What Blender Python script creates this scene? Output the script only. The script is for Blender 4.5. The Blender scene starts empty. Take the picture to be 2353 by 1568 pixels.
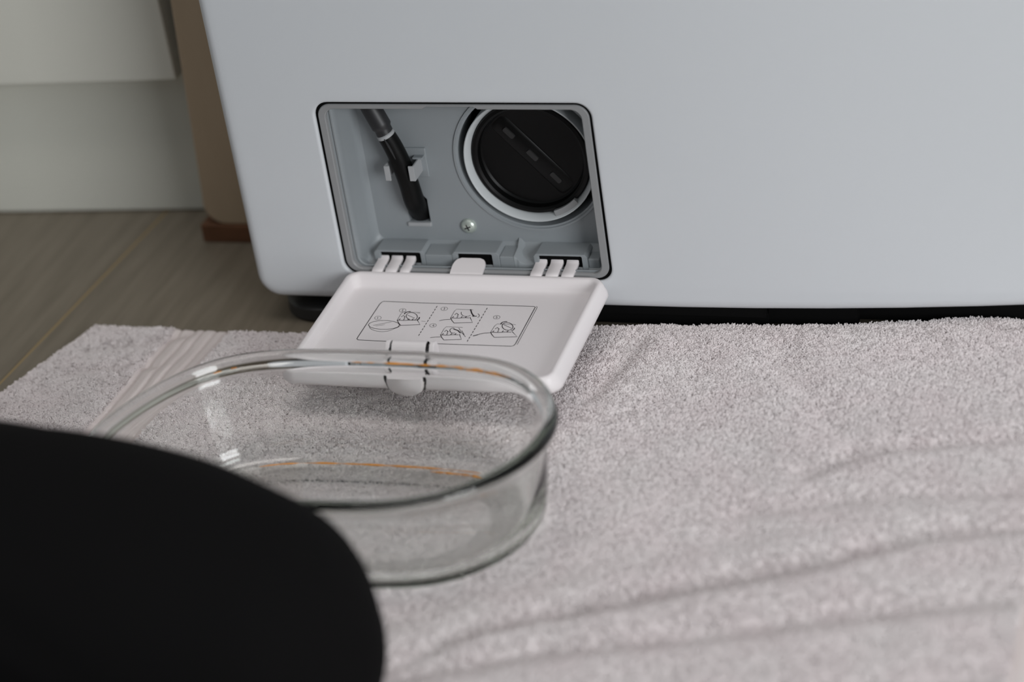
import bpy, bmesh, math, random
import numpy as np
from mathutils import Vector, Matrix
from mathutils.geometry import tessellate_polygon

random.seed(7)
rng = np.random.default_rng(7)
SC = bpy.context.scene
COL = SC.collection

# ------------------------------------------------------------------ camera
cam = bpy.data.objects.new('camera', bpy.data.cameras.new('camera'))
COL.objects.link(cam)
_r = Vector((0.94825769, 0.28693461, -0.13592602))
_u = Vector((-0.03492614, 0.51978176, 0.85358485))
_w = Vector((-0.3155749, 0.80467102, -0.50290857))
_loc = Vector((0.45291198, -1.11560736, 0.69132948))
cam.matrix_world = Matrix(((_r.x, _u.x, -_w.x, _loc.x), (_r.y, _u.y, -_w.y, _loc.y), (_r.z, _u.z, -_w.z, _loc.z), (0, 0, 0, 1)))
cam.data.sensor_width = 36.0
cam.data.lens = 5500 / 2353 * 36
cam.data.clip_start = 0.02
cam.data.dof.use_dof = True
cam.data.dof.focus_distance = 1.335
cam.data.dof.aperture_fstop = 3.6
SC.camera = cam

# ------------------------------------------------------------------ world and lights
world = bpy.data.worlds.new('world')
SC.world = world
world.use_nodes = True
_bg = world.node_tree.nodes['Background']
_bg.inputs[0].default_value = (0.93, 0.97, 1.0, 1)
_bg.inputs[1].default_value = 0.24


def area(name, loc, target, sx, sy, energy, color):
    l = bpy.data.lights.new(name, 'AREA')
    l.shape = 'RECTANGLE'
    l.size, l.size_y = sx, sy
    l.energy = energy
    l.color = color
    o = bpy.data.objects.new(name, l)
    COL.objects.link(o)
    o.location = loc
    o.rotation_euler = (Vector(target) - Vector(loc)).to_track_quat('-Z', 'Y').to_euler()
    return o


area('window_light', (1.64, -1.52, 0.68), (0.05, -0.1, 0.05), 0.8, 0.9, 24, (0.96, 0.98, 1.0))
area('overhead_fill', (0.2, -0.50, 2.6), (0.2, -0.45, 0.0), 1.9, 0.8, 14, (1.0, 0.95, 0.92))  # added fill standing in for light bounced off the ceiling

SC.view_settings.view_transform = 'Standard'
SC.view_settings.look = 'None'
SC.view_settings.exposure = 0.09
SC.view_settings.gamma = 1.0
SC.view_settings.use_curve_mapping = False
SC.cycles.use_denoising = True
SC.cycles.sample_clamp_indirect = 0
SC.cycles.blur_glossy = 0.2
SC.cycles.max_bounces = 14
SC.cycles.transmission_bounces = 14
SC.cycles.transparent_max_bounces = 12
SC.cycles_curves.shape = 'THICK'


# ------------------------------------------------------------------ materials
def srgb(r, g, b):
    f = lambda c: (c / 255 / 12.92) if c <= 10 else ((c / 255 + 0.055) / 1.055) ** 2.4
    return (f(r), f(g), f(b), 1)


def mat(name, col, rough=0.5, spec=0.5, metal=0.0, bump=None, vary=None, sheen=0.0, coat=0.0):
    m = bpy.data.materials.new(name)
    m.use_nodes = True
    nt = m.node_tree
    b = nt.nodes['Principled BSDF']
    b.inputs['Base Color'].default_value = col
    b.inputs['Roughness'].default_value = rough
    b.inputs['Specular IOR Level'].default_value = spec
    b.inputs['Metallic'].default_value = metal
    b.inputs['Sheen Weight'].default_value = sheen
    b.inputs['Coat Weight'].default_value = coat
    tc = nt.nodes.new('ShaderNodeTexCoord')
    if bump:
        n = nt.nodes.new('ShaderNodeTexNoise')
        n.inputs['Scale'].default_value = bump[0]
        n.inputs['Detail'].default_value = 3
        nt.links.new(tc.outputs['Object'], n.inputs['Vector'])
        bp = nt.nodes.new('ShaderNodeBump')
        bp.inputs['Strength'].default_value = bump[1]
        bp.inputs['Distance'].default_value = bump[2]
        nt.links.new(n.outputs['Fac'], bp.inputs['Height'])
        nt.links.new(bp.outputs['Normal'], b.inputs['Normal'])
    if vary:
        n2 = nt.nodes.new('ShaderNodeTexNoise')
        n2.inputs['Scale'].default_value = vary[0]
        n2.inputs['Detail'].default_value = 4
        mp = nt.nodes.new('ShaderNodeMapping')
        mp.inputs['Scale'].default_value = vary[3] if len(vary) > 3 else (1, 1, 1)
        nt.links.new(tc.outputs['Object'], mp.inputs['Vector'])
        nt.links.new(mp.outputs['Vector'], n2.inputs['Vector'])
        rp = nt.nodes.new('ShaderNodeValToRGB')
        rp.color_ramp.elements[0].position = 0.3
        rp.color_ramp.elements[1].position = 0.7
        rp.color_ramp.elements[0].color = vary[1]
        rp.color_ramp.elements[1].color = vary[2]
        nt.links.new(n2.outputs['Fac'], rp.inputs['Fac'])
        nt.links.new(rp.outputs['Color'], b.inputs['Base Color'])
    return m


M = {}
M['enamel'] = mat('white_enamel', (0.665, 0.690, 0.715, 1), 0.42, 0.4, bump=(900, 0.06, 0.0002))
M['lid'] = mat('white_lid_plastic', (0.86, 0.815, 0.82, 1), 0.38, 0.4)
M['grey'] = mat('grey_plastic', (0.29, 0.315, 0.33, 1), 0.42, 0.45, bump=(1500, 0.08, 0.0001))
M['frame'] = mat('grey_frame_plastic', (0.29, 0.295, 0.30, 1), 0.38, 0.5)
M['ring'] = mat('pale_ring_plastic', (0.62, 0.65, 0.66, 1), 0.3, 0.5)
M['black'] = mat('black_plastic', (0.003, 0.003, 0.003, 1), 0.36, 0.2)
M['shade_fill'] = mat('black_shade_fill', (0.004, 0.004, 0.004, 1), 0.9, 0.1)  # flat black that stands in for shade in gaps and openings
M['rubber'] = mat('black_rubber', (0.003, 0.003, 0.003, 1), 0.45, 0.18)
M['plug'] = mat('dark_grey_rubber_and_shade', (0.024, 0.024, 0.026, 1), 0.45, 0.5)  # also colours the painted shade in the latch slots
M['clip'] = mat('pale_grey_plastic', (0.40, 0.41, 0.42, 1), 0.4, 0.5)
M['screw'] = mat('zinc_screw', (0.62, 0.68, 0.62, 1), 0.32, 0.5, metal=0.55)
M['ink'] = mat('grey_printing_ink', (0.05, 0.042, 0.046, 1), 0.6, 0.2)
M['foot'] = mat('black_foot_rubber', (0.02, 0.02, 0.02, 1), 0.4, 0.5)
M['cabinet'] = mat('cream_cabinet_laminate', (0.72, 0.715, 0.645, 1), 0.45, 0.4, bump=(60, 0.03, 0.001))
M['plinth'] = mat('cream_plinth_laminate', (0.68, 0.68, 0.61, 1), 0.5, 0.35, bump=(60, 0.03, 0.001))
M['board'] = mat('beige_board', (0.33, 0.235, 0.15, 1), 0.55, 0.3, vary=(20, (0.49, 0.38, 0.265, 1), (0.41, 0.315, 0.215, 1), (1, 1, 0.2)))
M['block'] = mat('brown_wooden_block', (0.16, 0.07, 0.035, 1), 0.6, 0.3, vary=(30, (0.18, 0.08, 0.04, 1), (0.11, 0.05, 0.025, 1), (1, 1, 4)))
M['wall'] = mat('painted_wall', (0.6, 0.58, 0.54, 1), 0.8, 0.2, bump=(80, 0.1, 0.001))
M['trousers'] = mat('black_trouser_fabric', (0.0042, 0.0040, 0.0042, 1), 0.9, 0.08, bump=(500, 0.3, 0.0004))
M['stain_reflection'] = mat('amber_residue_reflection', (0.75, 0.30, 0.03, 1), 0.25, 0.6)  # amber for rim residue and for the reflection painted along the base
M['towel'] = mat('blush_terry_ground', (0.74, 0.68, 0.675, 1), 0.95, 0.05, bump=(900, 0.8, 0.0008), sheen=0.1)
M['hem'] = mat('blush_woven_border', (0.73, 0.66, 0.645, 1), 0.9, 0.08, bump=(1400, 0.5, 0.0004))
M['pile'] = mat('blush_terry_pile', (0.70, 0.645, 0.635, 1), 0.9, 0.1, vary=(35, (0.79, 0.725, 0.725, 1), (0.80, 0.755, 0.75, 1)))


def wood_mat(name, c1, c2):
    m = mat(name, c1, 0.42, 0.4, bump=(70, 0.12, 0.001), vary=(9, c1, c2, (14, 1.2, 1)))
    return m


M['wood'] = wood_mat('grey_brown_wood', (0.165, 0.140, 0.104, 1), (0.230, 0.198, 0.152, 1))
M['subfloor'] = mat('tan_joint_filler', (0.36, 0.27, 0.14, 1), 0.7, 0.2)


def glass_mat():
    m = bpy.data.materials.new('greenish_oven_glass')
    m.use_nodes = True
    nt = m.node_tree
    b = nt.nodes['Principled BSDF']
    b.inputs['Base Color'].default_value = (1, 1, 1, 1)
    b.inputs['Roughness'].default_value = 0.0
    b.inputs['IOR'].default_value = 1.474
    b.inputs['Transmission Weight'].default_value = 1.0
    va = nt.nodes.new('ShaderNodeVolumeAbsorption')
    va.inputs['Color'].default_value = (0.62, 0.80, 0.60, 1)
    va.inputs['Density'].default_value = 10
    nt.links.new(va.outputs[0], nt.nodes['Material Output'].inputs['Volume'])
    return m


M['glass'] = glass_mat()


# ------------------------------------------------------------------ helpers
def wloc(o):
    v = Vector((0, 0, 0))
    while o is not None:
        v += Vector(o.location)
        o = o.parent
    return v


def empty(name, loc, label, cat, group=None):
    o = bpy.data.objects.new(name, None)
    COL.objects.link(o)
    o.location = loc
    o['label'] = label
    o['category'] = cat
    if group:
        o['group'] = group
    return o


def mobj(name, verts, faces, m, parent=None, smooth=True, loc=None, angle=40, label=None):
    """verts are in world coordinates; the object's origin is its base centre (or loc)"""
    vs = np.array(verts, float)
    if loc is None:
        lo, hi = vs.min(0), vs.max(0)
        loc = Vector(((lo[0] + hi[0]) / 2, (lo[1] + hi[1]) / 2, lo[2]))
    loc = Vector(loc)
    me = bpy.data.meshes.new(name)
    me.from_pydata([tuple(v) for v in (vs - np.array(loc))], [], [tuple(int(i) for i in f) for f in faces])
    me.validate()
    bm = bmesh.new()
    bm.from_mesh(me)
    bmesh.ops.recalc_face_normals(bm, faces=bm.faces)
    bm.to_mesh(me)
    bm.free()
    me.materials.append(m)
    o = bpy.data.objects.new(name, me)
    COL.objects.link(o)
    if parent is not None:
        o.parent = parent
        o.location = loc - wloc(parent)
    else:
        o.location = loc
    if smooth:
        me.polygons.foreach_set('use_smooth', [True] * len(me.polygons))
        try:
            me.set_sharp_from_angle(angle=math.radians(angle))
        except Exception:
            pass
    if label:
        o['label'] = label
    return o


def bevel(o, w, seg=3, angle=30):
    md = o.modifiers.new('bevel', 'BEVEL')
    md.width = w
    md.segments = seg
    md.limit_method = 'ANGLE'
    md.angle_limit = math.radians(angle)
    return o


class G:
    """collects geometry in world coordinates"""
    def __init__(s):
        s.v, s.f = [], []

    def add(s, vs, fs):
        b = len(s.v)
        s.v += [tuple(v) for v in vs]
        s.f += [tuple(i + b for i in f) for f in fs]

    def box(s, x0, x1, y0, y1, z0, z1):
        s.add([(x0, y0, z0), (x1, y0, z0), (x1, y1, z0), (x0, y1, z0), (x0, y0, z1), (x1, y0, z1), (x1, y1, z1), (x0, y1, z1)],
              [(0, 3, 2, 1), (4, 5, 6, 7), (0, 1, 5, 4), (1, 2, 6, 5), (2, 3, 7, 6), (3, 0, 4, 7)])

    def rings(s, rings, close0=False, close1=False, cyc=True):
        n = len(rings[0])
        vs = [p for r in rings for p in r]
        fs = []
        for k in range(len(rings) - 1):
            for i in range(n if cyc else n - 1):
                j = (i + 1) % n
                fs.append((k * n + i, k * n + j, (k + 1) * n + j, (k + 1) * n + i))
        if close0:
            fs.append(tuple(range(n))[::-1])
        if close1:
            fs.append(tuple((len(rings) - 1) * n + i for i in range(n)))
        s.add(vs, fs)

    def tube(s, pts, rad, n=16, caps=True):
        pts = [Vector(p) for p in pts]
        if not hasattr(rad, '__len__'):
            rad = [rad] * len(pts)
        rs = []
        ref = Vector((1, 0, 0.01))
        for i, p in enumerate(pts):
            t = (pts[min(i + 1, len(pts) - 1)] - pts[max(i - 1, 0)]).normalized()
            a = t.cross(ref)
            if a.length < 1e-3:
                a = t.cross(Vector((0, 1, 0)))
            a.normalize()
            b = t.cross(a).normalized()
            rs.append([p + (a * math.cos(2 * math.pi * k / n) + b * math.sin(2 * math.pi * k / n)) * rad[i] for k in range(n)])
        s.rings(rs, caps, caps)

    def obj(s, name, m, parent=None, **k):
        return mobj(name, s.v, s.f, m, parent, **k)


def spline(pts, n=8):
    P = [np.array(p, float) for p in pts]
    P = [2 * P[0] - P[1]] + P + [2 * P[-1] - P[-2]]
    out = []
    for i in range(1, len(P) - 2):
        for k in range(n):
            t = k / n
            out.append(0.5 * ((2 * P[i]) + (-P[i - 1] + P[i + 1]) * t + (2 * P[i - 1] - 5 * P[i] + 4 * P[i + 1] - P[i + 2]) * t * t + (-P[i - 1] + 3 * P[i] - 3 * P[i + 1] + P[i + 2]) * t ** 3))
    out.append(P[-2])
    return out


def rrect(x0, x1, z0, z1, r, n=8, m=8):
    """rounded rectangle outline (counter-clockwise), n points per corner, m per side"""
    pts = []
    cs = [(x1 - r, z1 - r, 0), (x0 + r, z1 - r, 90), (x0 + r, z0 + r, 180), (x1 - r, z0 + r, 270)]
    corners = []
    for cx, cz, a in cs:
        corners.append([(cx + r * math.cos(math.radians(a + 90 * k / n)), cz + r * math.sin(math.radians(a + 90 * k / n))) for k in range(n + 1)])
    for i in range(4):
        pts += corners[i]
        a, b = corners[i][-1], corners[(i + 1) % 4][0]
        pts += [(a[0] + (b[0] - a[0]) * k / m, a[1] + (b[1] - a[1]) * k / m) for k in range(1, m)]
    return pts


def xz(pts, y):
    return [(p[0], y, p[1]) for p in pts]


def circ(cx, cz, r, n=64, a0=0.0):
    return [(cx + r * math.cos(a0 + 2 * math.pi * k / n), cz + r * math.sin(a0 + 2 * math.pi * k / n)) for k in range(n)]


# value noise, vectorised
_perm = rng.random((256, 256))


def vnoise(x, y):
    xi, yi = np.floor(x).astype(int), np.floor(y).astype(int)
    fx, fy = x - xi, y - yi
    fx, fy = fx * fx * (3 - 2 * fx), fy * fy * (3 - 2 * fy)
    g = lambda a, b: _perm[a % 256, b % 256]
    return (g(xi, yi) * (1 - fx) * (1 - fy) + g(xi + 1, yi) * fx * (1 - fy) + g(xi, yi + 1) * (1 - fx) * fy + g(xi + 1, yi + 1) * fx * fy) - 0.5


# ------------------------------------------------------------------ the setting
g = G()
g.box(-1.5, 1.75, -2.5, 0.78, -0.03, -0.0007)
floor = g.obj('floor', M['subfloor'], smooth=False, loc=(0, 0, -0.03))
floor['kind'] = 'structure'
# planks run away from the camera; the joints stay open by about a millimetre
PW = 0.205
x_joint = -0.275
proto = {}
k = -5
slope = math.radians(-3.6)
for k in range(-6, 10):
    xa = x_joint + k * PW
    ys = [-2.6, -1.1, 0.95] if k % 2 else [-2.6, -1.75, -0.45, 0.95]
    if k in (-1, 0):
        ys = [-2.6, -0.95, 0.95]
    for ya, yb in zip(ys[:-1], ys[1:]):
        g = G()
        e = 0.0009
        ca = [(xa + e, ya + e), (xa + PW - e, ya + e), (xa + PW - e, yb - e), (xa + e, yb - e)]
        b = 0.0007
        cb = [(xa + e + b, ya + e + b), (xa + PW - e - b, ya + e + b), (xa + PW - e - b, yb - e - b), (xa + e + b, yb - e - b)]
        rot = lambda p: (x_joint + (p[0] - x_joint) * math.cos(slope) - (p[1]) * math.sin(slope), (p[0] - x_joint) * math.sin(slope) + p[1] * math.cos(slope))
        g.rings([[(*rot(p), -0.0034) for p in ca], [(*rot(p), -b) for p in ca], [(*rot(p), 0) for p in cb]], False, True)
        g.obj('plank', M['wood'], floor, smooth=False)

g = G()
g.box(-2.2, 2.6, 0.75, 0.8, 0, 2.4)
w = g.obj('wall_back', M['wall'], smooth=False)
w['kind'] = 'structure'

# ------------------------------------------------------------------ kitchen cabinet with plinth (turned 3.6 degrees)
CA = math.radians(3.63)
cab = empty('kitchen_cabinet', (-0.62, 0.30, 0), 'cream kitchen base cabinet with a lit and shaded front, standing left of the washing machine', 'cabinet')


def crot(vs):
    o = []
    for x, y, z in vs:
        dx, dy = x + 0.3871, y - 0.1293
        o.append((-0.3871 + dx * math.cos(CA) - dy * math.sin(CA), 0.1293 + dx * math.sin(CA) + dy * math.cos(CA), z))
    return o


def cpart(name, boxes, m, bw=0.001, **k):
    g = G()
    for b in boxes:
        g.box(*b)
    g.v = crot(g.v)
    o = g.obj(name, m, cab, smooth=False, **k)
    bevel(o, bw, 2)
    return o


cpart('plinth', [(-1.02, -0.2240, 0.1293, 0.147, 0.0008, 0.112)], M['plinth'])
cpart('carcass', [(-1.0, -0.231, 0.133, 0.62, 0.104, 0.86)], M['cabinet'])
cpart('cabinet_door', [(-0.835, -0.2285, 0.109, 0.1285, 0.1035, 0.845)], M['cabinet'], 0.0012)
cpart('cabinet_door', [(-1.02, -0.838, 0.109, 0.1285, 0.1035, 0.845)], M['cabinet'], 0.0012)

# ------------------------------------------------------------------ leaning beige board and the wooden block under it
g = G()
ol = []
xl, xr = -0.2172, -0.146
r = 0.014
prof = [(xl + r * (1 - math.cos(math.radians(a))) , 0.0125 + r * (1 - math.sin(math.radians(a)))) for a in range(0, 91, 10)]
prof = [(xl + 0.0620, 1.0)] + [(xl + 0.0012, 0.04)] + prof + [(xr, 0.0125), (xr, 1.0)]
g.rings([xz(prof, 0.098), xz(prof, 0.124)], True, True)
brd = g.obj('side_board', M['board'], None, smooth=True, angle=25)
brd['label'] = 'tall beige board standing in the gap between the cabinet and the washing machine'
brd['category'] = 'board'
bevel(brd, 0.0012, 2)
g = G()
g.box(-0.2214, -0.150, 0.0965, 0.135, 0.0, 0.0125)
blk = g.obj('wooden_block', M['block'], None, smooth=False)
blk['label'] = 'small brown wooden block on the floor under the beige board'
blk['category'] = 'block'
bevel(blk, 0.0008, 2)

# ------------------------------------------------------------------ washing machine
wm = empty('washing_machine', (0.16, 0.28, 0.0), 'white washing machine with its drain filter hatch open at the lower left', 'washing machine')
X0, X1, Z0, Z1 = -0.1402, 0.4602, 0.0168, 0.85


def bow(x, z=0):
    return 0.30 * max(0.0, x - 0.09) ** 2


def zbot(x):
    return 0.0


# front panel: rings from the hatch hole to the rounded outline
hole = rrect(-0.0810, 0.0812, 0.0355, 0.1465, 0.0088, 8, 14)
rim1 = rrect(-0.0826, 0.0828, 0.0339, 0.1481, 0.0100, 8, 14)
R = 0.0075
outer = rrect(X0 + R, X1 - R, Z0 + R, Z1 - R, 0.0075, 8, 14)
NR = 26
ringsP = [xz(hole, 0.010), xz(hole, 0.0014)]
for a in (22, 45, 67, 90):
    t = math.radians(a)
    ringsP.append([(h[0] + (q[0] - h[0]) * (1 - math.cos(t)), 0.0014 * (1 - math.sin(t)), h[1] + (q[1] - h[1]) * (1 - math.cos(t))) for h, q in zip(hole, rim1)])
for k in range(1, NR + 1):
    t = (k / NR) ** 1.6
    ringsP.append([(a[0] + (b[0] - a[0]) * t, 0, a[1] + (b[1] - a[1]) * t) for a, b in zip(rim1, outer)])
for a in (15, 30, 45, 60, 75, 90):
    t = math.radians(a)
    o2 = rrect(X0 + R * (1 - math.sin(t)), X1 - R * (1 - math.sin(t)), Z0 + R * (1 - math.sin(t)), Z1 - R * (1 - math.sin(t)), 0.0075 + R * math.sin(t), 8, 14)
    ringsP.append(xz(o2, R * (1 - math.cos(t)) * 1.2))
full = rrect(X0, X1, Z0, Z1, 0.015, 8, 14)
ringsP.append(xz(full, 0.030))
inn = rrect(X0 + 0.002, X1 - 0.002, Z0 + 0.002, Z1 - 0.002, 0.013, 8, 14)
ringsP.append(xz(inn, 0.030))
ringsP = [[(p[0], p[1] + (bow(p[0]) if p[1] < 0.029 else 0), p[2]) for p in r_] for r_ in ringsP]
g = G()
g.rings(ringsP)
panel = g.obj('front_panel', M['enamel'], wm, angle=60)

g = G()
g.rings([xz(rrect(X0 + 0.004, X1 - 0.004, Z0 + 0.006, Z1 - 0.002, 0.01), 0.027), xz(rrect(X0 + 0.004, X1 - 0.004, Z0 + 0.006, Z1 - 0.002, 0.01), 0.56)], False, True)
g.obj('cabinet_body', M['enamel'], wm, angle=40)
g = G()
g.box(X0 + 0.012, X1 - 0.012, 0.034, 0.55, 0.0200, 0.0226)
g.box(-0.080, 0.165, 0.0085, 0.50, 0.0102, 0.0202)  # black blocks added so the gap under the machine reads as shade
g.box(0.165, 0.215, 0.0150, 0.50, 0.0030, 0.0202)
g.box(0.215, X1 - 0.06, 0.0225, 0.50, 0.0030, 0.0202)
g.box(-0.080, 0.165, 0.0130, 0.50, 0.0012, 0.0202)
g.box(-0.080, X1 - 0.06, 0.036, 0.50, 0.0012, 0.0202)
g.obj('base_plate_and_gap_shade', M['shade_fill'], wm, smooth=False)
for fx, fy in ((-0.108, 0.027), (0.425, 0.045), (-0.108, 0.52), (0.425, 0.52)):
    g = G()
    g.rings([[(fx + r_ * math.cos(a), fy + r_ * math.sin(a), z) for a in np.linspace(0, 2 * math.pi, 33)[:-1]] for r_, z in
             ((0.0235, 0.0004), (0.0245, 0.002), (0.0240, 0.0085), (0.0215, 0.0105), (0.0120, 0.0112), (0.0075, 0.0115), (0.0075, 0.0205))], True, True)
    g.obj('foot', M['foot'], wm, angle=35)
g = G()
g.rings([xz(rrect(X0 - 0.0009, X1 + 0.0009, Z0 + 0.004, Z1, 0.016, 8, 14), 0.0155), xz(rrect(X0 - 0.0009, X1 + 0.0009, Z0 + 0.004, Z1, 0.016, 8, 14), 0.0175),
         xz(rrect(X0 + 0.001, X1 - 0.001, Z0 + 0.006, Z1 - 0.002, 0.014, 8, 14), 0.0175), xz(rrect(X0 + 0.001, X1 - 0.001, Z0 + 0.006, Z1 - 0.002, 0.014, 8, 14), 0.0155)])
g.rings([xz(rrect(X0 - 0.0009, X1 + 0.0009, Z0 + 0.004, Z1, 0.016, 8, 14), 0.0155), xz(rrect(X0 + 0.001, X1 - 0.001, Z0 + 0.006, Z1 - 0.002, 0.014, 8, 14), 0.0155)])
g.obj('edge_trim', M['ring'], wm, angle=30)

# black ring filling the open joint round the hatch, standing in for its shade
g = G()
so = rrect(-0.0811, 0.0813, 0.0354, 0.1466, 0.0089)
si = rrect(-0.0792, 0.0792, 0.0371, 0.1449, 0.0075)
g.rings([xz(so, 0.0022), xz(si, 0.0022), xz(si, 0.012), xz(so, 0.012)])
g.rings([xz(so, 0.012), xz(so, 0.0022)])
g.obj('hatch_joint_shade', M['shade_fill'], wm)

# grey frame (bezel)
g = G()
def A(x0, x1, z0, z1, r_, notch=0.0):
    # the top edge is cut back in the middle, where the lid's latch catches
    return [(p[0], p[1] + (notch if (p[1] > z1 - 1e-5 and -0.0140 < p[0] < 0.0153) else 0)) for p in rrect(x0, x1, z0, z1, r_, 8, 60)]
fr = [xz(A(-0.0794, 0.0796, 0.0370, 0.1450, 0.0078), 0.012), xz(A(-0.0794, 0.0796, 0.0370, 0.1450, 0.0078), 0.0016),
      xz(A(-0.0790, 0.0792, 0.0374, 0.1446, 0.0075), 0.0010), xz(A(-0.0757, 0.0756, 0.0389, 0.1424, 0.0062, 0.0015), 0.0012), xz(A(-0.0752, 0.0751, 0.0393, 0.1420, 0.0060, 0.0015), 0.0018),
      xz(A(-0.0750, 0.0749, 0.0395, 0.1419, 0.0058, 0.0014), 0.0045)]
g.rings(fr)
g.obj('hatch_frame', M['frame'], wm, angle=30)
# recess tray
tray = [xz(A(-0.0753, 0.0752, 0.0393, 0.1422, 0.0060, 0.0013), 0.0040), xz(A(-0.0738, 0.0760, 0.0400, 0.1440, 0.0060), 0.0042), xz(A(-0.0733, 0.0765, 0.0402, 0.1445, 0.0058), 0.0034),
        xz(A(-0.0724, 0.0770, 0.0404, 0.1450, 0.0055), 0.0034), xz(A(-0.0719, 0.0775, 0.0406, 0.1455, 0.0052), 0.0040), xz(A(-0.0714, 0.0780, 0.0385, 0.1460, 0.0050), 0.0080), xz(A(-0.0710, 0.0780, 0.0372, 0.1460, 0.0050), 0.0100),
        xz(A(-0.0690, 0.0780, 0.0435, 0.1465, 0.0050), 0.0190), xz(A(-0.0680, 0.0780, 0.0448, 0.1465, 0.0050), 0.0222), xz(A(-0.0660, 0.0778, 0.0468, 0.1463, 0.0050), 0.0240)]
g = G()
g.rings(tray)
FCX, FCZ, WY = 0.0338, 0.0998, 0.024
ol = A(-0.0660, 0.0778, 0.0468, 0.1463, 0.0050)
fc = circ(FCX, FCZ, 0.0424, 72)
sl = [(-0.0452, 0.0588), (-0.0322, 0.0588), (-0.0322, 0.0735), (-0.0345, 0.0763), (-0.0452, 0.0763)]
loops = [ol, fc[::-1], sl[::-1]]
flat = [p for l in loops for p in l]
tri = tessellate_polygon([[Vector((p[0], p[1], 0)) for p in l] for l in loops])
g.add([(p[0], WY, p[1]) for p in flat], tri)
g.rings([xz(fc, WY), xz(fc, 0.045)])
g.rings([xz(sl, WY), xz(sl, 0.031)])
# raised collar round the filter opening
col_ = []
for r_, y in ((0.0455, 0.0241), (0.0450, 0.0230), (0.0438, 0.0230), (0.0434, 0.0238), (0.0424, 0.0240)):
    col_.append(xz(circ(FCX, FCZ, r_, 72), y))
g.rings(col_)
g.obj('hatch_recess', M['grey'], wm, angle=35)
g = G()
g.box(-0.079, 0.080, 0.046, 0.070, 0.03, 0.16)  # black box put behind the filter opening as painted shade
g.obj('pump_opening_shade', M['shade_fill'], wm, smooth=False)
g = G()
g.box(-0.0460, -0.0312, 0.0310, 0.034, 0.0575, 0.0775)  # black box standing in for the shade inside the hose slot
g.obj('hose_slot_shade', M['shade_fill'], wm, smooth=False)
# pale sill under the hose slot
g = G()
g.box(-0.0462, -0.0318, 0.0226, 0.0245, 0.0560, 0.0586)
bevel(g.obj('slot_sill', M['clip'], wm, smooth=False), 0.0005, 2)

# hinge housings on the recess floor
def housing(xa, xb, oa, ob):
    g = G()
    t0, t1 = 0.0470, 0.0472       # top front, top back
    yf, yb, zf = 0.0098, 0.0236, 0.0370
    c = 0.0016
    # front face as a frame round the opening
    zo0, zo1 = 0.0376, 0.0458
    F = lambda x, z: (x, yf, z)
    outer_ = [F(xa, zf), F(xb, zf), F(xb, t0 - c), F(xb - c, t0), F(xa + c, t0), F(xa, t0 - c)]
    inner_ = [F(oa, zo0), F(ob, zo0), F(ob, zo1 - 0.0006), F(ob - 0.0006, zo1), F(oa + 0.0006, zo1), F(oa, zo1 - 0.0006)]
    back_ = [(p[0], yb, min(p[2], t1 + (p[2] - t0) if p[2] > 0.045 else p[2])) for p in outer_]
    innb = [(p[0], yb - 0.002, p[2]) for p in inner_]
    g.rings([back_, outer_, inner_, innb], True, False)
    o = g.obj('hinge_housing', M['grey'], wm, smooth=False)
    bevel(o, 0.0004, 2)
    g2 = G()
    g2.box(oa - 0.0003, ob + 0.0003, yf + 0.0016, yb - 0.001, zo0 - 0.0001, zo1 + 0.0002)  # solid black box painted in for the shade inside the opening
    g2.obj('housing_shade', M['shade_fill'], o, smooth=False)


housing(-0.0650, -0.0338, -0.0612, -0.0364)
housing(-0.0168, 0.0118, -0.0134, 0.0074)
housing(0.0326, 0.0644, 0.0356, 0.0612)
for xa, xb in ((-0.0338, -0.0168), (0.0118, 0.0205)):
    g = G()
    g.add([(xa, 0.0100, 0.0370), (xb, 0.0100, 0.0370), (xb, 0.0102, 0.0443), (xa, 0.0102, 0.0443), (xb, 0.0238, 0.0450), (xa, 0.0238, 0.0450), (xb, 0.0238, 0.037), (xa, 0.0238, 0.037)],
          [(0, 1, 2, 3), (3, 2, 4, 5), (1, 6, 4, 2), (0, 3, 5, 7), (5, 4, 6, 7), (0, 7, 6, 1)])
    bevel(g.obj('recess_shelf', M['grey'], wm, smooth=False), 0.0005, 3)
# U shaped drain channel between shelf and right housing
g = G()
chp = [(0.0205, 0.0443), (0.0216, 0.0440), (0.0228, 0.0425), (0.0242, 0.0408), (0.0258, 0.0399), (0.0280, 0.0396), (0.0305, 0.0397), (0.0326, 0.0402)]
g.rings([[(x, 0.0100, 0.0370) for x, z in chp], [(x, 0.0100, z) for x, z in chp], [(x, 0.0104, z + 0.0003) for x, z in chp], [(x, 0.0190, z + 0.0014) for x, z in chp], [(x, 0.0238, z + 0.0052) for x, z in chp]], cyc=False)
g.obj('drain_channel', M['grey'], wm, angle=60)
# small ledge right of the right housing
g = G()
g.box(0.0644, 0.0712, 0.0110, 0.0236, 0.0372, 0.0438)
bevel(g.obj('recess_shelf', M['grey'], wm, smooth=False), 0.0008, 3)

# filter: pale tube end and black screw cap set back in it
g = G()
g.rings([xz(circ(FCX, FCZ, r_, 80), y) for r_, y in ((0.0384, 0.040), (0.0384, 0.0216), (0.0382, 0.0211), (0.0377, 0.0209), (0.0373, 0.0213), (0.0352, 0.0262), (0.0352, 0.034))])
g.obj('filter_ring', M['ring'], wm, angle=30)
g = G()
g.rings([xz(circ(FCX, FCZ, r_, 80), y) for r_, y in ((0.0350, 0.036), (0.0350, 0.0262), (0.0343, 0.0248), (0.0325, 0.0246), (0.0312, 0.0254), (0.0306, 0.0290), (0.0296, 0.0300), (0.0220, 0.0306), (0.0100, 0.0308), (0.0002, 0.0308))], False, True)
cap = g.obj('filter_cap', M['black'], wm, angle=30)
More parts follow.
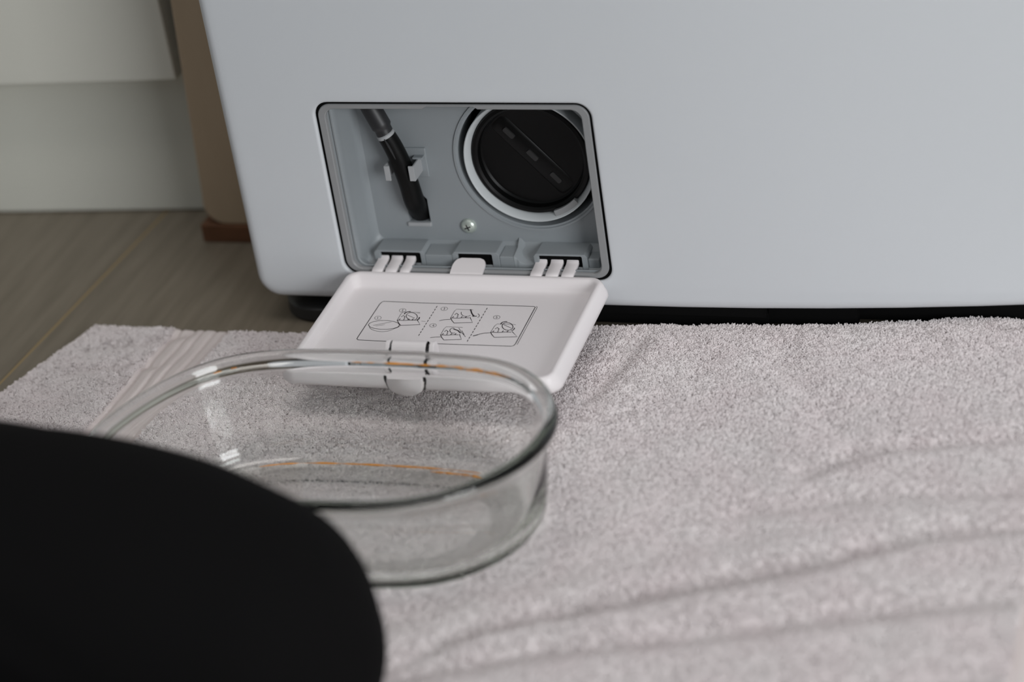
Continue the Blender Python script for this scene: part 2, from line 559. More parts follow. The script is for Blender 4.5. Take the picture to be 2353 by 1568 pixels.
# grip bar across the cap, running from upper left to lower right
ga = math.radians(-49)
def gb(u, v, y):
    return (FCX + u * math.cos(ga) - v * math.sin(ga), y, FCZ + u * math.sin(ga) + v * math.cos(ga))
def bar(u0, u1, v0, v1, y0, y1, n=8):
    ol = rrect(u0, u1, v0, v1, min(u1 - u0, v1 - v0) * 0.3, 4, 2)
    cu, cv = (u0 + u1) / 2, (v0 + v1) / 2
    return [[gb(p[0], p[1], y1) for p in ol], [gb(p[0], p[1], y0 + 0.0008) for p in ol], [gb(cu + (p[0] - cu) * 0.9, cv + (p[1] - cv) * 0.82, y0) for p in ol]]
g = G()
g.rings(bar(-0.0300, 0.0300, -0.0060, 0.0060, 0.0296, 0.032), False, True)
hd = g.obj('cap_handle', M['black'], cap, angle=40)
for u in (-0.0185, 0.0, 0.0185):
    g = G()
    g.rings(bar(u - 0.0042, u + 0.0042, -0.0018, 0.0018, 0.0289, 0.0305), False, True)
    g.obj('handle_nub', M['foot'], cap, angle=40)
# stop tab low on the right of the ring
g = G()
tt = [math.radians(a) for a in np.linspace(-72, -46, 9)]
g.rings([[(FCX + r_ * math.cos(a), y, FCZ + r_ * math.sin(a)) for r_, y in ((0.0335, 0.027), (0.0335, 0.0226), (0.0372, 0.0222), (0.0372, 0.027))] for a in tt], True, True)
g.obj('cap_stop', M['frame'], cap, angle=30)

# drain hose with its grey plug
g = G()
path = spline([(-0.0462, 0.0140, 0.1202), (-0.0435, 0.0148, 0.1125), (-0.0408, 0.0155, 0.1020), (-0.0388, 0.0170, 0.0880), (-0.0383, 0.0192, 0.0760), (-0.0388, 0.0256, 0.0665), (-0.0391, 0.0340, 0.0575)], 6)
nP = len(path)
rad = [0.0053 + 0.0007 * min(1, i / (nP * 0.7)) for i in range(nP)]
rad[0] = 0.0050
g.tube(path, rad, 24)
hose = g.obj('drain_hose', M['rubber'], wm, angle=50)
g = G()
d = (Vector(path[0]) - Vector(path[2])).normalized()
p0 = Vector(path[0])
g.tube([p0 - d * 0.001, p0 + d * 0.0006, p0 + d * 0.0012], [0.0054, 0.0054, 0.0049], 24)
g.obj('hose_lip', M['clip'], hose, angle=30)
g = G()
q = [p0 + d * 0.0002, p0 + Vector((-0.0016, 0.0002, 0.0050)), p0 + Vector((-0.0050, 0.0010, 0.0125)), p0 + Vector((-0.0100, 0.0025, 0.0230))]
g.tube(spline(q, 5), [0.0050] * 5 + [0.0058] * 11, 20)
g.obj('hose_plug', M['plug'], hose, angle=50)
g = G()
side = [Vector(p) + Vector((0.0006, -0.0054, 0.0006)) for p in path[1:11]]
g.tube(side, [0.0003 + 0.0004 * math.sin(math.pi * i / 9) for i in range(10)], 8)
g.obj('hose_seam', M['plug'], hose)

# hose clip
g = G()
g.box(-0.0493, -0.0482, 0.0105, 0.0242, 0.0925, 0.1018)
g.box(-0.0493, -0.0460, 0.0098, 0.0108, 0.0925, 0.1018)
g.box(-0.0322, -0.0311, 0.0105, 0.0242, 0.0925, 0.1018)
g.box(-0.0345, -0.0311, 0.0098, 0.0108, 0.0925, 0.1018)
bevel(g.obj('hose_clip', M['clip'], wm, smooth=False), 0.0002, 2)
g = G()
g.box(-0.0520, -0.0278, 0.0228, 0.0242, 0.0885, 0.1070)
g.box(-0.0350, -0.0285, 0.0190, 0.0230, 0.1015, 0.1028)
bevel(g.obj('clip_base', M['grey'], wm, smooth=False), 0.0005, 2)

# screw with a cross recess
g = G()
sx, sz = -0.0090, 0.0567
g.rings([xz(circ(sx, sz, r_, 28), y) for r_, y in ((0.0046, 0.0242), (0.0046, 0.0232), (0.0041, 0.0222), (0.0028, 0.0213), (0.0012, 0.0210), (0.0001, 0.0209))], False, True)
scr = g.obj('screw', M['screw'], wm, angle=60)
g = G()
for a in (0.35, 0.35 + math.pi / 2):
    c_, s_ = math.cos(a), math.sin(a)
    w_, l_ = 0.00035, 0.0019
    g.add([(sx + c_ * i * l_ - s_ * j * w_, y, sz + s_ * i * l_ + c_ * j * w_) for y in (0.02075, 0.0215) for i, j in ((-1, -1), (1, -1), (1, 1), (-1, 1))],
          [(0, 1, 2, 3), (0, 1, 5, 4), (1, 2, 6, 5), (2, 3, 7, 6), (3, 0, 4, 7)])
g.obj('cross_recess', M['plug'], scr, smooth=False)

# ------------------------------------------------------------------ the open lid
CY = -0.0555
def lr(hx, hy, z, r_, tilt=True):
    o = []
    for x, y in rrect(-hx, hx, -hy, hy, r_, 8, 12):
        o.append((x, y + CY, z))
    return o
g = G()
g.rings([lr(0.0775, 0.0522, 0.0293, 0.008), lr(0.0796, 0.0540, 0.0300, 0.009), lr(0.0803, 0.0546, 0.0314, 0.009), lr(0.0800, 0.0546, 0.0335, 0.009),
         lr(0.0776, 0.0543, 0.0382, 0.008), lr(0.0768, 0.0538, 0.0392, 0.0078), lr(0.0756, 0.0528, 0.0396, 0.0068), lr(0.0744, 0.0514, 0.0395, 0.0060),
         lr(0.0737, 0.0502, 0.0388, 0.0056), lr(0.0726, 0.0482, 0.0353, 0.0050), lr(0.0721, 0.0470, 0.0339, 0.0048), lr(0.0712, 0.0454, 0.0328, 0.0042), lr(0.0700, 0.0432, 0.0326, 0.004)], True, True)
lid = g.obj('hatch_lid', M['lid'], wm, angle=50)

# printed instructions: flat ink strokes on the lid floor (hundredths of a millimetre)
STROKES = [(9,[(-4993,-2497),(-4925,-2399),(-2498,-2444),(4114,-2440),(4222,-2507),(4228,-2662),(4244,-6455),(4202,-6632),(4082,-6710),(-356,-6749)]),(9,[(-3180,-6692),(-4938,-6650),(-5049,-6550),(-5064,-6372),(-5046,-2707),(-4993,-2497)]),(5,[(4263,-2412),(4337,-2500),(4351,-2746),(4363,-6534)]),(8,[(-1545,-2731),(-1546,-2925)]),(8,[(-1547,-3043),(-1549,-3235)]),(8,[(-1549,-3353),(-1551,-3545)]),(8,[(-1551,-3662),(-1553,-3854)]),(8,[(-1553,-3970),(-1555,-4161)]),(8,[(-1556,-4277),(-1557,-4467)]),(8,[(-1558,-4583),(-1559,-4772)]),(8,[(-1560,-4888),(-1561,-5076)]),(8,[(-1562,-5191),(-1563,-5379)]),(8,[(-1564,-5494),(-1565,-5681)]),(8,[(-1566,-5795),(-1567,-5981)]),(8,[(1466,-2764),(1464,-2962)]),(8,[(1463,-3083),(1461,-3280)]),(8,[(1459,-3401),(1457,-3597)]),(8,[(1456,-3717),(1454,-3913)]),(8,[(1453,-4033),(1451,-4228)]),(8,[(1450,-4347),(1448,-4541)]),(8,[(1447,-4660),(1445,-4854)]),(8,[(1444,-4972),(1442,-5165)]),(8,[(1440,-5283),(1438,-5475)]),(8,[(1437,-5592),(1435,-5784)]),(8,[(1434,-5901),(1432,-6091)]),(8,[(1431,-6208),(1429,-6398)]),(4,[(-4424,-4201),(-4408,-4290),(-4434,-4368),(-4494,-4421),(-4578,-4438),(-4668,-4415),(-4748,-4357),(-4800,-4275),(-4815,-4186),(-4790,-4107),(-4730,-4054),(-4646,-4038),(-4555,-4061),(-4476,-4119),(-4424,-4201)]),(6,[(-4650,-4130),(-4603,-4348)]),(4,[(-3241,-3298),(-3226,-3388),(-3252,-3467),(-3313,-3521),(-3396,-3537),(-3487,-3514),(-3566,-3455),(-3618,-3373),(-3632,-3283),(-3607,-3204),(-3546,-3150),(-3462,-3134),(-3371,-3157),(-3292,-3216),(-3241,-3298)]),(6,[(-3489,-3265),(-3467,-3227),(-3415,-3261),(-3441,-3447),(-3362,-3443)]),(4,[(-841,-2969),(-828,-3058),(-855,-3137),(-916,-3190),(-999,-3207),(-1088,-3184),(-1165,-3125),(-1216,-3043),(-1229,-2953),(-1202,-2874),(-1141,-2821),(-1058,-2804),(-969,-2828),(-891,-2886),(-841,-2969)]),(6,[(-1089,-2899),(-1017,-2903),(-1034,-2988),(-987,-3040),(-1002,-3115),(-1051,-3090)]),(4,[(-908,-4799),(-895,-4886),(-921,-4964),(-981,-5016),(-1064,-5033),(-1152,-5010),(-1228,-4953),(-1278,-4873),(-1291,-4785),(-1265,-4707),(-1205,-4655),(-1122,-4639),(-1034,-4661),(-957,-4718),(-908,-4799)]),(6,[(-1028,-4940),(-1080,-4727),(-1136,-4884),(-1020,-4876)]),(4,[(2508,-3697),(2519,-3785),(2491,-3863),(2431,-3915),(2349,-3932),(2262,-3909),(2187,-3851),(2139,-3771),(2128,-3682),(2156,-3604),(2217,-3552),(2299,-3535),(2386,-3558),(2460,-3616),(2508,-3697)]),(6,[(2344,-3624),(2276,-3628),(2292,-3727),(2340,-3724),(2365,-3804),(2337,-3842),(2291,-3817)]),(7,[(-3069,-4908),(-3088,-5121),(-3285,-5304),(-3620,-5420),(-4030,-5446),(-4432,-5378),(-4748,-5228),(-4915,-5025),(-4898,-4811),(-4701,-4626),(-4363,-4510),(-3951,-4484),(-3547,-4554),(-3233,-4705),(-3069,-4908)]),(5,[(-4866,-5049),(-4695,-5356),(-4525,-5508),(-4198,-5650),(-3831,-5698),(-3514,-5605),(-3286,-5401)]),(5,[(-4610,-5060),(-4182,-4851),(-3661,-4618)]),(4,[(-4440,-5113),(-3954,-4928)]),(6,[(-3296,-5375),(-3071,-5161),(-3002,-4958)]),(5,[(-3383,-4409),(-3401,-3722),(-3344,-3488),(-2387,-3494),(-2310,-3517)]),(9,[(-3383,-4409),(-2966,-4419),(-2580,-4340),(-2278,-4339)]),(9,[(-3383,-4409),(-3222,-4672),(-2989,-4948),(-1873,-4804),(-2249,-4264)]),(11,[(-3288,-4366),(-3250,-4236)]),(11,[(-3031,-4350),(-2994,-4220)]),(11,[(-2775,-4334),(-2737,-4204)]),(11,[(-2519,-4318),(-2481,-4188)]),(9,[(-3258,-4053),(-3212,-3867),(-3048,-4022),(-3053,-4168)]),(5,[(-328,-3971),(-348,-3252),(-293,-3008),(637,-3019),(712,-3043)]),(9,[(-328,-3971),(77,-3983),(453,-3905),(746,-3904)]),(9,[(-328,-3971),(-175,-4234),(48,-4510),(1095,-4372),(775,-3830)]),(11,[(-235,-3929),(-197,-3799)]),(11,[(15,-3914),(53,-3784)]),(11,[(264,-3898),(302,-3768)]),(11,[(512,-3883),(551,-3753)]),(9,[(-202,-3617),(-156,-3431),(2,-3586),(-4,-3732)]),(5,[(-325,-5808),(-334,-5152),(-277,-4928),(625,-4932),(697,-4953)]),(9,[(-325,-5808),(68,-5818),(432,-5741),(717,-5740)]),(9,[(-325,-5808),(-175,-6065),(43,-6334),(1025,-6198),(745,-5667)]),(11,[(-235,-5767),(-199,-5640)]),(11,[(7,-5751),(43,-5624)]),(11,[(249,-5735),(285,-5608)]),(11,[(490,-5719),(527,-5592)]),(9,[(-205,-5461),(-161,-5280),(-7,-5431),(-12,-5574)]),(5,[(2465,-5341),(2491,-4670),(2566,-4441),(3574,-4439),(3653,-4461)]),(9,[(2465,-5341),(2904,-5347),(3316,-5267),(3634,-5264)]),(9,[(2465,-5341),(2618,-5597),(2846,-5865),(4125,-5709),(3670,-5191)]),(11,[(2569,-5298),(2617,-5171)]),(11,[(2840,-5281),(2888,-5153)]),(11,[(3111,-5263),(3159,-5135)]),(11,[(3382,-5245),(3430,-5118)]),(9,[(2620,-4992),(2680,-4810),(2843,-4960),(2829,-5103)]),(8,[(-2304,-4016),(-2293,-4188),(-2355,-4312),(-2478,-4366),(-2637,-4337),(-2802,-4233),(-2940,-4072),(-3023,-3887),(-3035,-3715),(-2973,-3589),(-2850,-3536),(-2689,-3565),(-2524,-3671),(-2386,-3832),(-2304,-4016)]),(6,[(-2955,-3832),(-2430,-4121)]),(14,[(-3193,-3740),(-3195,-3658),(-3175,-3583),(-3133,-3520),(-3072,-3472),(-2996,-3443),(-2910,-3435)]),(14,[(-2192,-4001),(-2170,-4068),(-2159,-4135),(-2161,-4199),(-2174,-4258),(-2200,-4309),(-2236,-4352)]),(7,[(722,-3612),(695,-3664),(657,-3706),(610,-3736),(555,-3752),(494,-3754),(431,-3741),(367,-3715),(305,-3677),(247,-3627),(196,-3568),(154,-3502),(122,-3432),(102,-3361),(95,-3290)]),(16,[(532,-2976),(739,-3394),(969,-3727),(1127,-3681)]),(10,[(872,-3733),(975,-3590)]),(6,[(1109,-3422),(1177,-3476),(1231,-3552),(1265,-3638),(1274,-3723),(1256,-3795),(1214,-3843)]),(8,[(426,-5527),(384,-5558),(332,-5569),(274,-5558),(214,-5527),(157,-5477),(108,-5414),(72,-5342),(50,-5266),(46,-5194),(58,-5131),(87,-5083),(130,-5052),(182,-5043),(241,-5055)]),(15,[(213,-5130),(535,-5288),(764,-5541)]),(6,[(498,-5022),(783,-5450),(1177,-5913)]),(6,[(751,-5274),(1035,-5701)]),(9,[(3580,-4727),(3585,-4894),(3524,-5017),(3407,-5070),(3258,-5043),(3106,-4942),(2981,-4786),(2908,-4605),(2901,-4437),(2963,-4313),(3080,-4260),(3230,-4287),(3382,-4390),(3507,-4547),(3580,-4727)]),(6,[(2976,-4504),(3511,-4828)]),(14,[(2786,-4470),(2779,-4380),(2797,-4297),(2840,-4230),(2905,-4184),(2984,-4162),(3073,-4168)]),(12,[(3683,-4790),(3701,-4855),(3706,-4919),(3697,-4978),(3675,-5031),(3640,-5075),(3595,-5107)]),(8,[(-894,-4316),(-662,-4192),(-278,-4123)]),(8,[(-828,-6144),(-538,-6054),(-249,-6008)]),(9,[(1578,-5798),(1896,-5573),(2150,-5450),(2482,-5393)]),(13,[(1578,-5798),(1823,-5649)]),(4,[(-1933,-4409),(-1674,-4438)]),(4,[(-2289,-3580),(-2461,-3590)])]
g = G()
for w_, ps in STROKES:
    hw = w_ * 0.0000255
    P = [Vector((x * 1e-5, y * 1e-5, 0)) for x, y in ps]
    L, Rr = [], []
    for i, p in enumerate(P):
        t = (P[min(i + 1, len(P) - 1)] - P[max(i - 1, 0)])
        if t.length < 1e-9:
            t = Vector((1, 0, 0))
        t.normalize()
        nn = Vector((-t.y, t.x, 0)) * hw
        L.append(p + nn)
        Rr.append(p - nn)
    g.rings([[(v.x, v.y, 0.0327) for v in L], [(v.x, v.y, 0.0327) for v in Rr]], cyc=False)
pr = g.obj('instruction_print', M['ink'], lid, smooth=False)
pr['label'] = 'grey line drawings numbered 1 to 5 in a rounded border'

# hinge fingers
def finger(xa, xb):
    pr_ = [(-0.0048, 0.0345), (-0.0034, 0.0378), (-0.0018, 0.0396), (0.0002, 0.0403), (0.0035, 0.0405), (0.0072, 0.0408), (0.0100, 0.0413), (0.0116, 0.0424), (0.0120, 0.0440), (0.0130, 0.0446), (0.0150, 0.0446)]
    pr_ = [tuple(p) for p in spline(pr_, 3)]
    up, dn = [], []
    for i, (y, z) in enumerate(pr_):
        a, b = pr_[max(i - 1, 0)], pr_[min(i + 1, len(pr_) - 1)]
        t = Vector((b[0] - a[0], b[1] - a[1])).normalized()
        up.append((y - t.y * 0.0003, z + t.x * 0.0003))
        dn.append((y + t.y * 0.0015, z - t.x * 0.0015))
    c = 0.0004
    g = G()
    g.rings([[(xa, y, z) for y, z in dn], [(xa, y * 1, z - c) for y, z in up], [(xa + c, y, z) for y, z in up], [(xb - c, y, z) for y, z in up], [(xb, y, z - c) for y, z in up], [(xb, y, z) for y, z in dn], [(xa, y, z) for y, z in dn]], cyc=False)
    g.obj('hinge_finger', M['lid'], lid, angle=45)
for xa, xb in ((-0.0632, -0.0566), (-0.0549, -0.0480), (-0.0459, -0.0400), (0.0332, 0.0400), (0.0423, 0.0497), (0.0517, 0.0588)):
    finger(xa, xb)
# middle tab
g = G()
tabp = spline([(-0.0055, 0.0345), (-0.0040, 0.0375), (-0.0022, 0.0396), (0.0010, 0.0408), (0.0050, 0.0420), (0.0095, 0.0434)], 5)
rr = []
N_ = len(tabp)
for i, (y, z) in enumerate(tabp):
    s_ = i / (N_ - 1)
    e = max(0, s_ - 0.72) / 0.28
    ins = 0.0042 * (1 - math.sqrt(max(0, 1 - e * e)))
    rr.append((ins, y, z))
fr_ = [[(x, y, z) for x in (-0.0150 + ins, -0.0146 + ins, -0.0100, -0.005, 0.0, 0.0042 - ins, 0.0046 - ins)] for ins, y, z in rr]
bk_ = [[(x, y + 0.0011, z - 0.0011) for x, _, _ in row] for (ins, y, z), row in zip(rr, fr_)]
g.rings([f + b[::-1] for f, b in zip(fr_, bk_)], True, True)
g.obj('hinge_tab', M['lid'], lid, angle=45)

# snap latch at the free edge
def extr(name, prof_, xa, xb, th, m=M['lid'], c=0.0003):
    pf = spline(prof_, 4)
    up, dn = [], []
    for i, p in enumerate(pf):
        a, b = pf[max(i - 1, 0)], pf[min(i + 1, len(pf) - 1)]
        t = Vector((b[0] - a[0], b[1] - a[1])).normalized()
        up.append((p[0], p[1]))
        dn.append((p[0] - t.y * th, p[1] + t.x * th))
    g = G()
    g.rings([[(xa, y, z) for y, z in dn], [(xa, y, z) for y, z in up], [(xb, y, z) for y, z in up], [(xb, y, z) for y, z in dn], [(xa, y, z) for y, z in dn]], cyc=False)
    g.add([(xa, y, z) for y, z in up + dn[::-1]], [tuple(range(2 * len(up)))])
    g.add([(xb, y, z) for y, z in up + dn[::-1]], [tuple(range(2 * len(up)))])
    o = g.obj(name, m, lid, angle=45)
    return o
LC = -0.0052
# arch: rises from the tray floor, folds over and runs down the outside to the tongue
arch = [(-0.0925, 0.0330), (-0.0915, 0.0400), (-0.0918, 0.0470), (-0.0940, 0.0508), (-0.0975, 0.0512), (-0.1002, 0.0485), (-0.1012, 0.0430), (-0.1016, 0.0395), (-0.1050, 0.0382), (-0.1092, 0.0375)]
extr('lid_latch', arch, LC - 0.0098, LC + 0.0098, 0.0012)
# cheeks
for s_ in (-1, 1):
    xa = LC + s_ * 0.0113
    xb = LC + s_ * 0.0140
    g = G()
    pf = [(-0.0915, 0.0328), (-0.0912, 0.0470), (-0.0922, 0.0500), (-0.0950, 0.0512), (-0.0978, 0.0508), (-0.1000, 0.0480), (-0.1008, 0.0400), (-0.1010, 0.0328)]
    g.rings([[(xa, y, z) for y, z in pf], [(xb, y, z) for y, z in pf]], True, True)
    bevel(g.obj('latch_cheek', M['lid'], lid, smooth=False), 0.0005, 3)
# painted slot shade beside the latch and the rounded tongue on the outer face
g = G()
tx = [-0.0098, -0.0104, -0.0098, -0.0088, -0.0060, -0.0030, 0.0]
tz = [0.0380, 0.0350, 0.0318, 0.0300, 0.0280, 0.0270, 0.0266]
half = list(zip(tx, tz))
ol = half + [(-x, z) for x, z in half[-2::-1]]
ol = [(LC + x, z) for x, z in ol]
cx_ = LC
g.rings([[(x, -0.1095, z) for x, z in ol], [(x, -0.1116, z) for x, z in ol], [(cx_ + (x - cx_) * 0.93, -0.1122, 0.033 + (z - 0.033) * 0.92) for x, z in ol]], True, True)
g.obj('latch_tongue', M['lid'], lid, angle=50)
for s_ in (-1, 1):  # dark grey strips put the slots' shade into colour
    g = G()
    slp = [(0.0108, 0.0386), (0.0112, 0.0360), (0.0104, 0.0325), (0.0096, 0.0298)]
    slp = spline(slp, 4)
    a_ = [(LC + s_ * (x - 0.0001), z) for x, z in slp]
    b_ = [(LC + s_ * (x + 0.0010), z) for x, z in slp]
    yo = lambda z: -0.1101 if z > 0.0305 else -0.1098
    g.rings([[(x, yo(z), z) for x, z in a_], [(x, yo(z), z) for x, z in b_], [(x, -0.108, z) for x, z in b_], [(x, -0.108, z) for x, z in a_]])
    g.obj('latch_slot_shade', M['plug'], lid, smooth=False)
    g = G()
    xa = LC + s_ * 0.01005
    g.box(min(xa, xa + s_ * 0.001), max(xa, xa + s_ * 0.001), -0.1005, -0.0935, 0.0330, 0.0490)
    g.obj('latch_slot_shade', M['plug'], lid, smooth=False)

# ------------------------------------------------------------------ towel
def edge_left(y):
    return -0.2465 + 0.298 * (y + 0.0115)


def edge_back(x):
    y = np.interp(x, [-.40, -.25, -.12, 0, .068, .10, .15, .1875, .2113, .2467, .2816, .306, .36], [-.0150, -.0140, -.0143, -.0080, -.0008, .0015, .0035, .0055, .0080, .0120, .0165, .0162, .0160])
    return y + 0.0012 * vnoise(x * 60 + 9, x * 0 + 3.3)


def stripe(x, y):
    return x + 0.19 - 0.073 * (y + 0.023)


FOLDS = [  # polyline, depth, width
    ([(0.03, -0.325), (0.051, -0.309), (0.085, -0.279), (0.161, -0.243), (0.238, -0.207), (0.282, -0.181), (0.336, -0.166)], -0.0042, 0.0050),
    ([(0.124, -0.264), (0.181, -0.237), (0.24, -0.212)], -0.0010, 0.0055),
    ([(0.03, -0.345), (0.069, -0.312), (0.13, -0.287), (0.20, -0.268), (0.266, -0.245), (0.335, -0.222)], -0.0042, 0.0055),
    ([(0.188, -0.172), (0.261, -0.150), (0.336, -0.142)], -0.0018, 0.0050),
    ([(0.215, -0.135), (0.241, -0.111), (0.336, -0.088)], -0.0028, 0.0045),
    ([(0.085, -0.075), (0.092, -0.045), (0.097, -0.016)], -0.0026, 0.0050),
    ([(0.176, -0.012), (0.190, -0.045), (0.215, -0.085), (0.239, -0.112)], -0.0016, 0.0070),
    ([(0.115, -0.14), (0.150, -0.150), (0.19, -0.190)], -0.0010, 0.0080),
    ([(0.14, -0.345), (0.24, -0.310), (0.335, -0.280)], -0.0030, 0.0060),
    ([(-0.235, -0.047), (-0.205, -0.036), (-0.18, -0.020)], -0.0018, 0.0035),
    ([(-0.235, -0.075), (-0.205, -0.062), (-0.185, -0.058)], -0.0016, 0.0030),
]
STR = [0.0025, 0.0108, 0.0178, 0.0258, 0.0335]


def seg_dist(x, y, pl):
    best = np.full(x.shape, 1e9)
    for (ax, ay), (bx, by) in zip(pl[:-1], pl[1:]):
        dx, dy = bx - ax, by - ay
        t = np.clip(((x - ax) * dx + (y - ay) * dy) / (dx * dx + dy * dy), 0, 1)
        best = np.minimum(best, np.hypot(x - ax - t * dx, y - ay - t * dy))
    return best


DX, DY = 0.0, -0.199


def towel_h(x, y):
    h = 0.0048 + 0.0016 * vnoise(x * 22 + 5, y * 26 + 7) + 0.0009 * vnoise(x * 55, y * 48 + 2)
    amp = np.clip((x - 0.06) / 0.1, 0, 1)
    h = h + amp * 0.0030 * (vnoise(x * 9 + 40, y * 22 - x * 8 + 11) + 0.15)
    for pl, d, w_ in FOLDS:
        dd = seg_dist(x, y, pl)
        w_ = w_ * 1.3
        h = h + 0.95 * d * np.exp(-(dd / w_) ** 2) - 0.35 * d * np.exp(-((dd - 2.3 * w_) / (1.6 * w_)) ** 2)
    # gentle hump at the back edge on the right
    h = h + 0.0018 * np.exp(-((x - 0.275) / 0.045) ** 2) * np.exp(-((y - 0.018) / 0.03) ** 2)
    h = h + 0.0008 * np.exp(-((x - 0.16) / 0.04) ** 2) * np.exp(-((y + 0.012) / 0.03) ** 2)
    # pressed flat under the dish and under the knees
    f = np.exp(-(np.hypot((x + 0.015) / 0.13, (y + 0.199) / 0.08)) ** 6)
    h = h * (1 - f) + 0.0030 * f
    s = stripe(x, y)
    band = (s > 0.0) & (s < 0.0365)
    h = np.where(band, h - 0.0004, h)
    for q in STR:
        h = h - 0.0019 * np.exp(-((s - q) / 0.0011) ** 2)
    return np.maximum(h, 0.0012)


NX, NY = 760, 420
us = np.linspace(0, 1, NX)
vs_ = np.linspace(0, 1, NY)
U, V = np.meshgrid(us, vs_)
YF = -0.56
XR = 0.3420
Yt = YF + (0.0 - YF) * V
XL = edge_left(Yt)
Xt = XL + (XR - XL) * U
Yb = edge_back(Xt)
Yt = YF + (Yb - YF) * V
Xt = edge_left(Yt) + (XR - edge_left(Yt)) * U
H = towel_h(Xt, Yt)
# right hem lies flat
H = np.where(Xt > 0.3318, 0.0030, H)
# rolled down edges
ed = np.minimum.reduce([np.minimum(U * 0.58, (1 - V) * 0.5), (1 - U) * 0.58, V * 0.5])
H = 0.0009 + (H - 0.0009) * np.clip(1 - (1 - np.clip(ed / 0.006, 0, 1)) ** 2, 0, 1) ** 0.5
verts = np.stack([Xt.ravel(), Yt.ravel(), H.ravel()], 1)
# skirt down to the floor
per = [i for i in range(NX)] + [NX * (j + 1) - 1 for j in range(1, NY)] + [NX * NY - 1 - i for i in range(1, NX)] + [NX * (NY - 1 - j) for j in range(1, NY - 1)]
faces = []
for j in range(NY - 1):
    b = j * NX
    faces += [(b + i, b + i + 1, b + NX + i + 1, b + NX + i) for i in range(NX - 1)]
nb = len(verts)
low = verts[per].copy()
low[:, 2] = 0.0003
verts = np.vstack([verts, low])
m_ = len(per)
faces += [(per[i], nb + i, nb + (i + 1) % m_, per[(i + 1) % m_]) for i in range(m_)]
tow = mobj('towel', verts, faces, M['towel'], None, smooth=True, loc=(0.03, -0.27, 0), angle=80)
tow['label'] = 'blush pink terry towel with a striped border, spread before the washing machine'
tow['category'] = 'towel'
# woven border and hems use the flat woven material
tow.data.materials.append(M['hem'])
cen = np.empty(len(tow.data.polygons) * 3)
tow.data.polygons.foreach_get('center', cen)
cen = cen.reshape(-1, 3) + np.array([0.03, -0.27, 0])
s = stripe(cen[:, 0], cen[:, 1])
hemmask = ((s > 0.0) & (s < 0.0365)) | (cen[:, 0] < edge_left(cen[:, 1]) + 0.007) | (cen[:, 0] > 0.3318) | ((cen[:, 1] > edge_back(cen[:, 0]) - 0.005) & (cen[:, 0] < 0.0))
tow.data.polygons.foreach_set('material_index', hemmask.astype(np.int32))


def pile_points(n, x0, x1, y0, y1):
    x = rng.uniform(x0, x1, n)
    y = rng.uniform(y0, y1, n)
    s = stripe(x, y)
    ok = (x > edge_left(y) + 0.006) & (x < 0.3325) & (y < edge_back(x) - np.where(x < 0.0, 0.005, -0.0004))
    ok &= ~((s > 0.0) & (s < 0.0365))
    return x[ok], y[ok]


def make_pile():
    parts = [pile_points(500000, 0.04, 0.335, -0.36, 0.03), pile_points(500000, -0.36, 0.04, -0.32, 0.0), pile_points(330000, -0.42, 0.335, -0.56, -0.36), pile_points(55000, -0.36, 0.04, -0.36, -0.32)]
    x = np.concatenate([p[0] for p in parts])
    y = np.concatenate([p[1] for p in parts])
    n = len(x)
    z = towel_h(x, y)
    # clumped lean: loops lie in swirling directions
    a = -1.2 + 2.2 * math.pi * (vnoise(x * 480, y * 480) + 0.5 * vnoise(x * 150 + 4, y * 150)) + rng.normal(0, 0.8, n)
    ln = rng.uniform(0.0022, 0.0034, n)
    tilt = rng.uniform(0.2, 0.8, n)
    near_back = np.clip((y - edge_back(x) + 0.006) / 0.006, 0, 1)
    ux, uy = np.cos(a) * np.sin(tilt), np.sin(a) * np.sin(tilt)
    uy = uy + 0.4 * near_back
    uz = np.cos(tilt)
    P = np.empty((n, 4, 3))
    base = np.stack([x, y, z - 0.0006], 1)
    U1 = np.stack([ux * 0.25, uy * 0.25, np.full(n, 1.0)], 1)
    U2 = np.stack([ux, uy, uz], 1)
    L = ln[:, None]
    P[:, 0] = base
    P[:, 1] = base + U1 * L * 0.42
    P[:, 2] = P[:, 1] + U2 * L * 0.34
    U3 = np.stack([ux * 1.3, uy * 1.3, uz * 0.25 - 0.15], 1)
    P[:, 3] = P[:, 2] + U3 * L * 0.22
    cu = bpy.data.hair_curves.new('towel_pile')
    cu.add_curves([4] * n)
    off = np.array([0.03, -0.27, 0])
    cu.attributes['position'].data.foreach_set('vector', (P - off).reshape(-1).astype(np.float32))
    rad = cu.attributes.get('radius') or cu.attributes.new('radius', 'FLOAT', 'POINT')
    rr_ = np.tile(np.array([0.00036, 0.00043, 0.00040, 0.00018]), n)
    rad.data.foreach_set('value', rr_.astype(np.float32))
    cu.materials.append(M['pile'])
    o = bpy.data.objects.new('pile', cu)
    COL.objects.link(o)
    o.parent = tow
    o['kind'] = 'stuff'
    return o


make_pile()

# ------------------------------------------------------------------ glass dish
RIM = [(.1069, -.2000), (.1047, -.1789), (.0914, -.1545), (.0730, -.1390), (.0518, -.1318), (.0250, -.1302), (-.0015, -.1298), (-.0350, -.1304), (-.0648, -.1330),
       (-.0900, -.1412), (-.1085, -.1562), (-.1234, -.1790), (-.1335, -.2050), (-.1360, -.2250), (-.1310, -.2450), (-.1180, -.2610), (-.0950, -.2700), (-.0600, -.2735),
       (-.0200, -.2735), (.0155, -.2722), (.0440, -.2695), (.0680, -.2610), (.0889, -.2435), (.1020, -.2221)]
DC = (-0.0145, -0.199)
dish = empty('glass_baking_dish', (DC[0], DC[1], 0.0042), 'clear oval glass baking dish with a greenish rim, standing on the pink towel', 'dish')
ND = 288
DB = 0.0046


